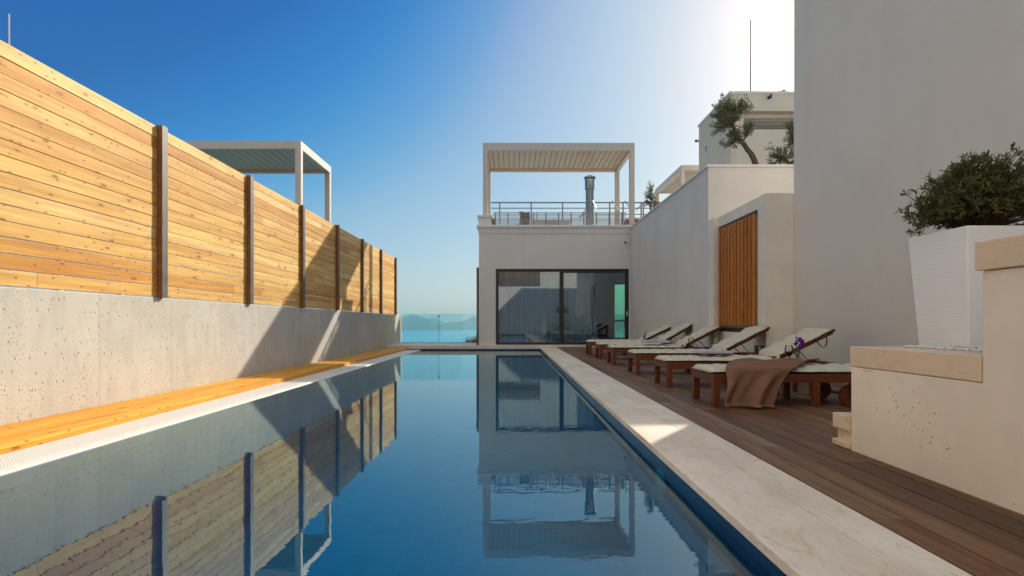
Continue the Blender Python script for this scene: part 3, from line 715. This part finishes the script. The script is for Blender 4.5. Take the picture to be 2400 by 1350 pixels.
# square pot
pt_ = thing('square_pot', (2.9, 3.6, .61), 'tall white ribbed square pot on the planter wall', 'pot')
X0, X1, Y0, Y1, zt, zb, ins = 2.63, 3.17, 3.37, 3.88, 1.345, .605, .045
def ringv(i, z): return [(X0+i,Y0+i,z),(X1-i,Y0+i,z),(X1-i,Y1-i,z),(X0+i,Y1-i,z)]
m = MB(); vs = ringv(ins, zb) + ringv(0, zt) + ringv(.03, zt) + ringv(.035, zt-.05)
fs = [(0,3,2,1)]
for r_ in range(3):
    for k in range(4): fs.append((r_*4+k, r_*4+(k+1) % 4, r_*4+4+(k+1) % 4, r_*4+4+k))
m.add(vs, fs); m.build('body', M['pot'], pt_, bevel=.01)
box(X0+.037, X1-.037, Y0+.037, Y1-.037, zt-.12, zt-.03).build('soil', M['soil'], pt_)

def rnd_dir(rg):
    while True:
        v = Vector((rg.uniform(-1,1), rg.uniform(-1,1), rg.uniform(-1,1)))
        if .05 < v.length < 1: return v.normalized()
def add_leaf(mb, p, d, L, W, rg):
    s_ = d.cross(rnd_dir(rg)); 
    if s_.length < .05: return
    s_.normalize(); n_ = d.cross(s_)*W*.25
    mb.add([p, p+d*L*.5+s_*W*.5+n_, p+d*L, p+d*L*.5-s_*W*.5+n_], [(0,1,2,3)])
# shrub in the pot
sh_ = thing('potted_shrub', (2.9, 3.62, zt-.03), 'dark spiky evergreen shrub growing from the tall white pot', 'shrub')
rg = random.Random(31); lf = MB(); tw = MB(); base = Vector((2.9, 3.62, zt-.04)); tips = []
while len(tips) < 400:
    d = rnd_dir(rg); d.z = abs(d.z)*1.0 - .22
    k = rg.random()**.38
    lump = 1 + .16*math.sin(5*math.atan2(d.y, d.x)+1.2)*math.cos(3*d.z) + rg.uniform(-.10, .10)
    c = Vector((2.88, 3.60, 1.50)); p = c + Vector((d.x*.42 + .06, d.y*.41, d.z*(.43 if d.z > 0 else .55)))*k*lump
    if p.z < 1.43 and abs(p.x-2.95) < .27: continue
    if p.z < zt + .01 and X0 < p.x < X1 and Y0 < p.y < Y1: continue
    tips.append(p)
for p in tips:
    st0 = base + Vector((rg.uniform(-.06,.06), rg.uniform(-.06,.06), .03)); mid = st0.lerp(p, .5) + Vector((0,0,.10*(1 if p.z < 1.5 else .3))) + rnd_dir(rg)*.05
    pts = [st0*(1-q)**2 + mid*2*q*(1-q) + p*q*q for q in (0,.25,.5,.75,1)]
    tw.tube(pts, [.006,.005,.004,.003,.0018], 4, False)
    for q in range(3):
        b0 = p if q == 0 else pts[3].lerp(p, rg.random()) + rnd_dir(rg)*rg.uniform(.02, .055)
        ax = (b0 - Vector((2.88,3.6,1.30))).normalized()
        if q: tw.tube([pts[3], b0], [.002, .0012], 3, False)
        for j in range(11):
            dd = (ax*.55 + rnd_dir(rg)*.85).normalized(); add_leaf(lf, b0 - ax*rg.uniform(0,.028), dd, rg.uniform(.026,.050), rg.uniform(.007,.012), rg)
lf.build('foliage', M['shrub'], sh_); tw.build('twig', simple('shrub_twig', (.07,.035,.02), .8), sh_)

# olive trees on the side wing
def olive(base, path, clumps, label, seed, leaves=11, rad=.075, name='olive_tree', grp='olive trees on the roof terraces'):
    o = thing(name, base, label, 'tree', grp); rg = random.Random(seed)
    tr = MB(); lf = MB(); base = Vector(base); pts = [base + Vector(q) for q in path]
    fine = []; 
    for i in range(len(pts)-1):
        for q in range(4): fine.append(pts[i].lerp(pts[i+1], q/4) + rnd_dir(rg)*rad*.12)
    fine.append(pts[-1]); nF = len(fine)
    tr.tube(fine, [rad*(1-.55*i/nF)*(1+.25*math.exp(-i*.9)) for i in range(nF)], 10)
    for (cx, cy, cz, rx, rz, nbr) in clumps:
        c = base + Vector((cx, cy, cz))
        src = min(fine[nF//3:], key=lambda q: (q-c).length)
        lm = src.lerp(c, .5) + rnd_dir(rg)*rx*.2
        tr.tube([src, lm, c], [rad*.4, rad*.25, rad*.12], 6, False)
        for b in range(nbr):
            d = rnd_dir(rg); e = c + Vector((d.x*rx, d.y*rx, d.z*rz))*rg.uniform(.45, 1.08)
            s0 = lm.lerp(c, rg.random()); e2 = e + Vector((rg.uniform(-.06,.06), rg.uniform(-.06,.06), rg.uniform(-.02,.14)))
            tr.tube([s0, s0.lerp(e, .6)+rnd_dir(rg)*.03, e2], [rad*.11, rad*.07, rad*.035], 4, False)
            ax = (e2 - s0).normalized(); up = Vector((0,0,1))
            for j in range(leaves*2):
                q = rg.uniform(.35, 1.05); p = s0.lerp(e2, q) + rnd_dir(rg)*.03
                add_leaf(lf, p, (ax*.6 + up*.25 + rnd_dir(rg)*.75).normalized(), rg.uniform(.05,.085), rg.uniform(.014,.022), rg)
    lf.build('crown', M['olive'], o); tr.build('trunk', M['bark'], o, smooth=True)
Y = 12.7
olive((5.36, Y, 3.4), [(0,0,0),(-.02,0,.75),(-.16,0,1.08),(-.42,.02,1.42),(-.56,.05,1.75)],
      [(-.62,0,1.80,.30,.26,46),(-.50,.0,1.42,.26,.2,26),(-.78,.05,1.95,.24,.24,34),(-.42,.05,2.0,.26,.2,36),(-.84,-.05,1.62,.24,.2,26),(-.18,0,1.55,.17,.16,14),(-.28,0,2.08,.16,.14,14),(-.62,.0,1.24,.2,.14,12),(-.62,.1,2.16,.22,.14,18)],
      'larger leaning olive tree in front of the cream upper storey', 41)
olive((5.86, Y-.1, 3.4), [(0,0,0),(.02,0,.55),(.16,0,.82),(.40,0,1.0)],
      [(-.06,0,.95,.26,.26,34),(.26,0,1.35,.22,.28,36),(-.22,0,.75,.2,.12,14),(.40,0,1.05,.26,.26,34),(.20,0,.62,.24,.14,18),(.12,0,1.6,.12,.18,10),(-.3,0,.62,.2,.08,8)],
      'shorter olive tree half hidden by the tall house corner', 42)
olive((4.82, 20.3, 3.84), [(0,0,0),(.0,0,.6),(.02,0,1.1)],
      [(-.02,0,1.30,.26,.28,30),(.12,0,1.0,.22,.2,16),(.02,.1,1.62,.14,.2,10),(-.14,0,1.1,.16,.16,10)], 'small distant olive tree beside the low white pergola', 43, rad=.04)
olive((5.60, 20.9, 3.84), [(0,0,0),(.0,0,.6),(.02,0,1.0)],
      [(0,0,1.1,.24,.24,22),(.15,0,.9,.2,.16,12)], 'small olive tree seen under the low white pergola', 44, rad=.04)
# bush at the end of the terrace
olive((-1.70, 23.8, -2.22), [(0,0,0),(0,0,1.2),(.1,0,1.9)], [(0,0,2.0,.4,.36,40),(.3,0,2.15,.4,.36,44),(.55,.1,2.0,.35,.3,26)], 'small green bush below the glass balustrade beside the villa', 45, leaves=16, rad=.05, name='bush', grp=None)

# ------------------------------------------------------------------ sun loungers
LW, LL = .64, 2.02
def cushion(x, y, ang, s0=-.02, sh=1.24, bl=.86, name='cushion', parent=None, seed=0):
    """tufted mattress that follows the flat seat and the raised back"""
    rg = random.Random(seed); ph = rg.uniform(0, 1); N, K = 84, 22; ca, sa = math.cos(ang), math.sin(ang); zc = .318
    L = sh + bl; th = .044
    def path(s_):
        if s_ <= sh: return s_ + s0, 0., 0.
        q = s_ - sh; k = min(1, q/.14); a = ang*k
        return sh + s0 + q*math.cos(ang*.5*k + ang*(k-1)*0 if k < 1 else ang) , q*math.sin(ang*.5*k if k < 1 else ang) - (0 if k < 1 else 0), a
    def pt(u, v):       # v 0..1 around the section: top 0..0.6, bottom the rest
        s_ = u*L; px, pz, a = path(s_)
        e = min(1, min(u, 1-u)*L/.05); e = math.sqrt(max(0, 1-(1-e)**2))
        if v <= .7:
            w = v/.7; yy = (w-.5)*2; ed = (1-abs(yy)**6)
            puff = .3+.7*abs(math.sin(math.pi*(s_/.19+ph)))**.5; puff2 = .45+.55*abs(math.sin(math.pi*w*3))**.5
            h = th*(.45+.75*puff*puff2)*e*max(.28, ed)
            h += .006*math.sin(s_*31+w*9+ph*7)*ed*e
        else:
            w = 1-(v-.7)/.3; yy = (w-.5)*2; h = .012*(1-e)
        wd = (LW/2-.01+.014*math.sin(s_*22+ph*5))*(.96+.04*e)
        return (x + px - math.sin(a)*h, y + yy*wd, zc + pz + math.cos(a)*h)
    m = MB().grid(N, K, pt)
    # end caps
    for i in (0, N): m.f.append(tuple(j*(N+1)+i for j in (range(K+1) if i else range(K, -1, -1))))
    return m.build(name, M['cushion'], parent, smooth=True)
def lounger(x, yn, ang, label, seed, strap=True):
    """x = foot end, yn = the near side rail"""
    y = yn + LW/2; o = thing('sun_lounger', (x, y, 0), label, 'sun lounger', 'sun loungers in a row on the deck')
    y0, y1 = yn, yn + LW
    f = MB(); f.box(x, x+LL, y0, y0+.035, .225, .305); f.box(x, x+LL, y1-.035, y1, .225, .305); f.box(x, x+.035, y0+.036, y1-.036, .225, .305); f.box(x+LL-.035, x+LL, y0+.036, y1-.036, .225, .305)
    f.build('frame', M['teak'], o, bevel=.005)
    s_ = MB(); k = x+.06
    while k < x+1.2: s_.box(k, k+.05, y0+.036, y1-.036, .275, .298); k += .072
    s_.build('seat_slats', M['teak'], o)
    for lx in (x+.0, x+.93):
        for ly in (y0-.004, y1-.056): box(lx-.004, lx+.062, ly, ly+.06, .0, .30 if lx == x else .2245).build('leg', M['teak'], o, bevel=.005)
    for ly in (y0+.05, y1-.08):
        MB().tube([(x+1.30, ly, .10), (x+1.30, ly+.03, .10)], .10, 26).build('wheel', M['teak'], o, bevel=.004)
    MB().tube([(x+1.30, y0+.03, .10), (x+1.30, y1-.03, .10)], .012, 8).bar((x+1.30, y0+.045, .10), (x+1.30, y0+.045, .23), .03).bar((x+1.30, y1-.045, .10), (x+1.30, y1-.045, .23), .03).build('axle', M['teak'], o)
    ca, sa = math.cos(ang), math.sin(ang); hx, hz = x+1.22, .285
    def bp(q, yy, d=0): return (hx+q*ca-d*sa, yy, hz+q*sa+d*ca)
    b = MB()
    for yy in (y0+.06, y1-.06): b.bar(bp(0, yy), bp(.88, yy), .03, .05)
    q = .03
    while q < .85: b.bar(bp(q, y0+.05, .03), bp(q, y1-.05, .03), .05, .018, up=(-sa,0,ca)); q += .08
    b.bar(bp(.885, y0+.03, .012), bp(.885, y1-.03, .012), .05, .03, up=(-sa,0,ca))
    b.build('backrest', M['teak'], o, bevel=.003)
    if ang > .1:
        for yy in (y0+.10, y1-.10): MB().tube([bp(.42, yy), (x+1.80, yy, .27)], .006, 6).build('strut', M['steel'], o)
        if strap:
            c = Vector(bp(.72, y0+.04, .02)); pts = []
            for k in range(13):
                a = math.pi*k/12; pts.append(c + Vector((.055*math.cos(a)*1.2+.03*math.sin(a), -.01, -.13*math.sin(a))))
            m = MB()
            for k in range(12): m.bar(pts[k], pts[k+1], .03, .004, up=(0,1,0) if False else (pts[k+1]-pts[k]).cross(Vector((0,1,0))).normalized())
            m.build('strap', M['strap'], o)
    cushion(x, y, ang, parent=o, seed=seed)
    return o
FX = 1.87
LY = [5.41, 7.01, 8.77, 10.8, 12.4, 14.1]
lounger(FX, LY[0], 0.0, 'flat sun lounger nearest the planter wall, with a brown throw over it', 1)
lounger(FX, LY[1], R(26), 'raised teak sun lounger directly behind the lounger with the brown throw', 2)
lounger(FX, LY[2], R(27), 'raised teak sun lounger whose back meets the near end of the timber shutter', 3)
lounger(FX, LY[3], R(27), 'raised teak sun lounger with a folded lavender towel on its seat', 4)
lounger(FX, LY[4], R(30), 'raised teak sun lounger just beyond the one with the lavender towel', 5)
lounger(FX, LY[5], R(26), 'farthest teak sun lounger, closest to the sliding glass door', 6)
# brown throw
def throw_pt(u, v):
    z_top = .405; yn = LY[0] - .02; yf = LY[0] + LW - .03
    xa = [2.34, 1.985, 1.965, 1.93]; xb = [3.18, 2.62, 2.56, 2.37]
    if v < .45:
        q = v/.45; xl = xa[0]+(xa[1]-xa[0])*q; xr = xb[0]+(xb[1]-xb[0])*q; y = yf+(yn-yf)*q; z = z_top + .012*math.sin(u*13+q*4) - .03*max(0, q-.85)/.15
    elif v < .55:
        q = (v-.45)/.1; a = q*math.pi/2; xl = xa[1]+(xa[2]-xa[1])*q; xr = xb[1]+(xb[2]-xb[1])*q; y = yn - .03*math.sin(a); z = z_top-.03 - .03*(1-math.cos(a))
    else:
        q = (v-.55)/.45; xl = xa[2]+(xa[3]-xa[2])*q; xr = xb[2]+(xb[3]-xb[2])*q; y = yn - .03 - .04*q; z = z_top - .06 - (z_top-.075)*q
        zr = .40*(1-.62)
        y += (-.035*math.sin(u*10.5+.6+.5*q) - .02*math.sin(u*19+q*2))*min(1, q*2.2)
        z += .03*max(0, u-.5)*2*q*0 + .02*(1-u)*q*.8
        if q > .93: y -= (q-.93)*.7
    x = xl + (xr-xl)*u + .012*math.sin(v*11+u*3)
    return (x, y, z)
tag(MB().grid(64, 64, throw_pt).build('throw_blanket', M['throw'], smooth=True, solid=.008), 'brown throw draped over the nearest sun lounger down to the deck', 'blanket')
# folded towels
def towel(x, y, z, w, d, h, label, m='towel'):
    mb = MB()
    for k in range(3): mb.box(x-w/2+.004*k, x+w/2-.003*k, y-d/2+.003*k, y+d/2-.004*k, z+k*h/3+.001, z+(k+1)*h/3)
    tag(mb.build('folded_towel', M[m], bevel=.008), label, 'towel', 'folded towels on the loungers')
towel(2.72, LY[3]+.28, .405, .48, .34, .05, 'lavender towel folded thick on a lounger seat in the middle of the row')
towel(2.52, LY[1]+.32, .402, .42, .30, .03, 'thin lavender towel on the lounger behind the brown throw')
# side tables with drinks and flowers between the loungers
def side_table(x, y, label):
    o = thing('side_table', (x, y, 0), label, 'side table', 'dark side tables between the loungers')
    m = MB()
    for k in range(5): m.box(x-.22+k*.09, x-.22+k*.09+.082, y-.22, y+.22, .315, .335)
    m.build('tabletop', M['teak'], o, bevel=.003)
    for i in (-1, 1):
        for j in (-1, 1): box(x+i*.19-.02, x+i*.19+.02, y+j*.19-.02, y+j*.19+.02, 0, .314).build('leg', M['teak'], o)
side_table(3.03, 6.45, 'dark side table with red wine between the two nearest loungers')
side_table(3.08, 10.05, 'dark side table with orange juice in the middle of the lounger row')
side_table(3.05, 13.5, 'dark side table with a white flower near the far lounger')
wine = simple('red_wine', (.05,.006,.006), .15); juice = simple('orange_juice', (.85,.32,.015), .3)
def goblet(c, label, liquid, s_=1.0):
    o = thing('wine_glass', c, label, 'glass')
    MB().lathe(c, [(.0,.0),(.035*s_,.002),(.035*s_,.005),(.005*s_,.010),(.0045*s_,.075*s_),(.018*s_,.085*s_),(.036*s_,.105*s_),(.043*s_,.135*s_),(.040*s_,.175*s_),(.034*s_,.205*s_)], 24).build('bowl', M['cup_glass'], o, smooth=True)
    MB().lathe(c, [(.0,.083*s_),(.016*s_,.087*s_),(.033*s_,.106*s_),(.040*s_,.132*s_),(.0,.133*s_)], 24).build('drink', liquid, o, smooth=True)
goblet((3.02, 6.36, .335), 'stemmed glass of red wine beside the purple flower', wine)
goblet((3.06, 9.98, .335), 'stemmed glass of orange juice in the middle of the lounger row', juice)
def flower(c, col_, label, s_=1.0, seed=1):
    o = thing('cut_flower', c, label, 'flower'); rg = random.Random(seed); c = Vector(c)
    MB().lathe(c, [(.0,.0),(.022,.0),(.026,.05),(.018,.09),(.016,.095)], 16).build('vase', M['cup_glass'], o, smooth=True)
    m = MB(); top = c + Vector((.012, 0, .20*s_)); m.tube([c+Vector((0,0,.01)), c+Vector((.0,0,.1)), top], .004, 6)
    for k in range(4):
        d = Vector((rg.uniform(-.5,.5), rg.uniform(-.3,.3), 1)).normalized(); m.tube([c+Vector((0,0,.06)), c+Vector((0,0,.06))+d*.09*s_, c+Vector((0,0,.06))+d*.13*s_+Vector((.01,0,-.0))], [.005,.012,.001], 5)
    m.build('stem', simple('flower_green', (.08,.16,.03), .5), o)
    f_ = MB()
    for k in range(70):
        d = rnd_dir(rg); p = top + Vector((d.x*.036, d.y*.036, d.z*.045+.01))*s_*rg.uniform(.3, 1); add_leaf(f_, p, (d+rnd_dir(rg)*.4).normalized(), .03*s_, .022*s_, rg)
    f_.build('bloom', leaf('petals', [(0, col_), (1, tuple(x*.6 for x in col_))]), o)
flower((3.12, 6.36, .335), (.22,.02,.50), 'purple flower in a small vase beside the red wine', 1.1, 5)
flower((3.05, 13.42, .335), (.75,.76,.78), 'white flower in a small vase near the far lounger', 1.0, 6)
ld = thing('candle_box', (3.50, 8.30, .0), 'small dark open candle box behind the second lounger', 'candle')
MB().box(3.47, 3.48, 8.25, 8.35, .36, .46).box(3.56, 3.57, 8.25, 8.35, .36, .46).box(3.48, 3.56, 8.25, 8.35, .45, .46).box(3.48, 3.56, 8.25, 8.35, .36, .37).build('case', M['black'], ld)
MB().lathe((3.52, 8.30, .37), [(0,0),(.022,0),(.022,.05),(0,.052)], 14).build('candle', simple('amber_wax', (.6,.35,.12), .5), ld)
ct = thing('side_table', (3.52, 8.30, 0), 'narrow dark side table under the candle box', 'side table', 'dark side tables between the loungers')
box(3.32, 3.72, 8.12, 8.48, .34, .36).build('tabletop', M['teak'], ct, bevel=.003)
for i in (-1, 1):
    for j in (-1, 1): box(3.52+i*.17-.02, 3.52+i*.17+.02, 8.30+j*.15-.02, 8.30+j*.15+.02, 0, .339).build('leg', M['teak'], ct)

# ------------------------------------------------------------------ house behind the viewpoint (seen in the door glass), made taller and wider as sunlit fill
rh = thing('rear_house', (0, -7, 0), 'tall white house with a slatted timber panel behind the viewpoint, mirrored in the door', 'house')
box(-18, 14, -12, -6.5, -.3, 10.5).build('wall', M['stucco'], rh)
m = MB(); x = -.95
while x < 2.1: m.box(x, x+.045, -6.42, -6.34, 4.15, 4.9); x += .1
m.build('slat', simple('pale_slats', (.50,.34,.20), .6), rh)
box(-1.0, 2.15, -6.499, -6.43, 3.62, 4.92).build('panel', M['screen'], rh)  # dark colour of the bare lower strip stands in for shaded slats

# ------------------------------------------------------------------ air
hz = box(-29500, 29500, -2500, 29500, SEA_Z-6, 150)
hz = box(-9500, 9500, -300, 7200, SEA_Z-6, 160).build('haze', None)
hz['kind'] = 'stuff'
t = MT('haze_air'); t.n.remove(t.b)
pv = t.node('ShaderNodeVolumePrincipled', {'Color': (.50,.87,1.0), 'Density': 1.5e-4, 'Anisotropy': .0})
t.l.new(pv.outputs[0], t.out.inputs['Volume']); hz.data.materials.append(t.m)
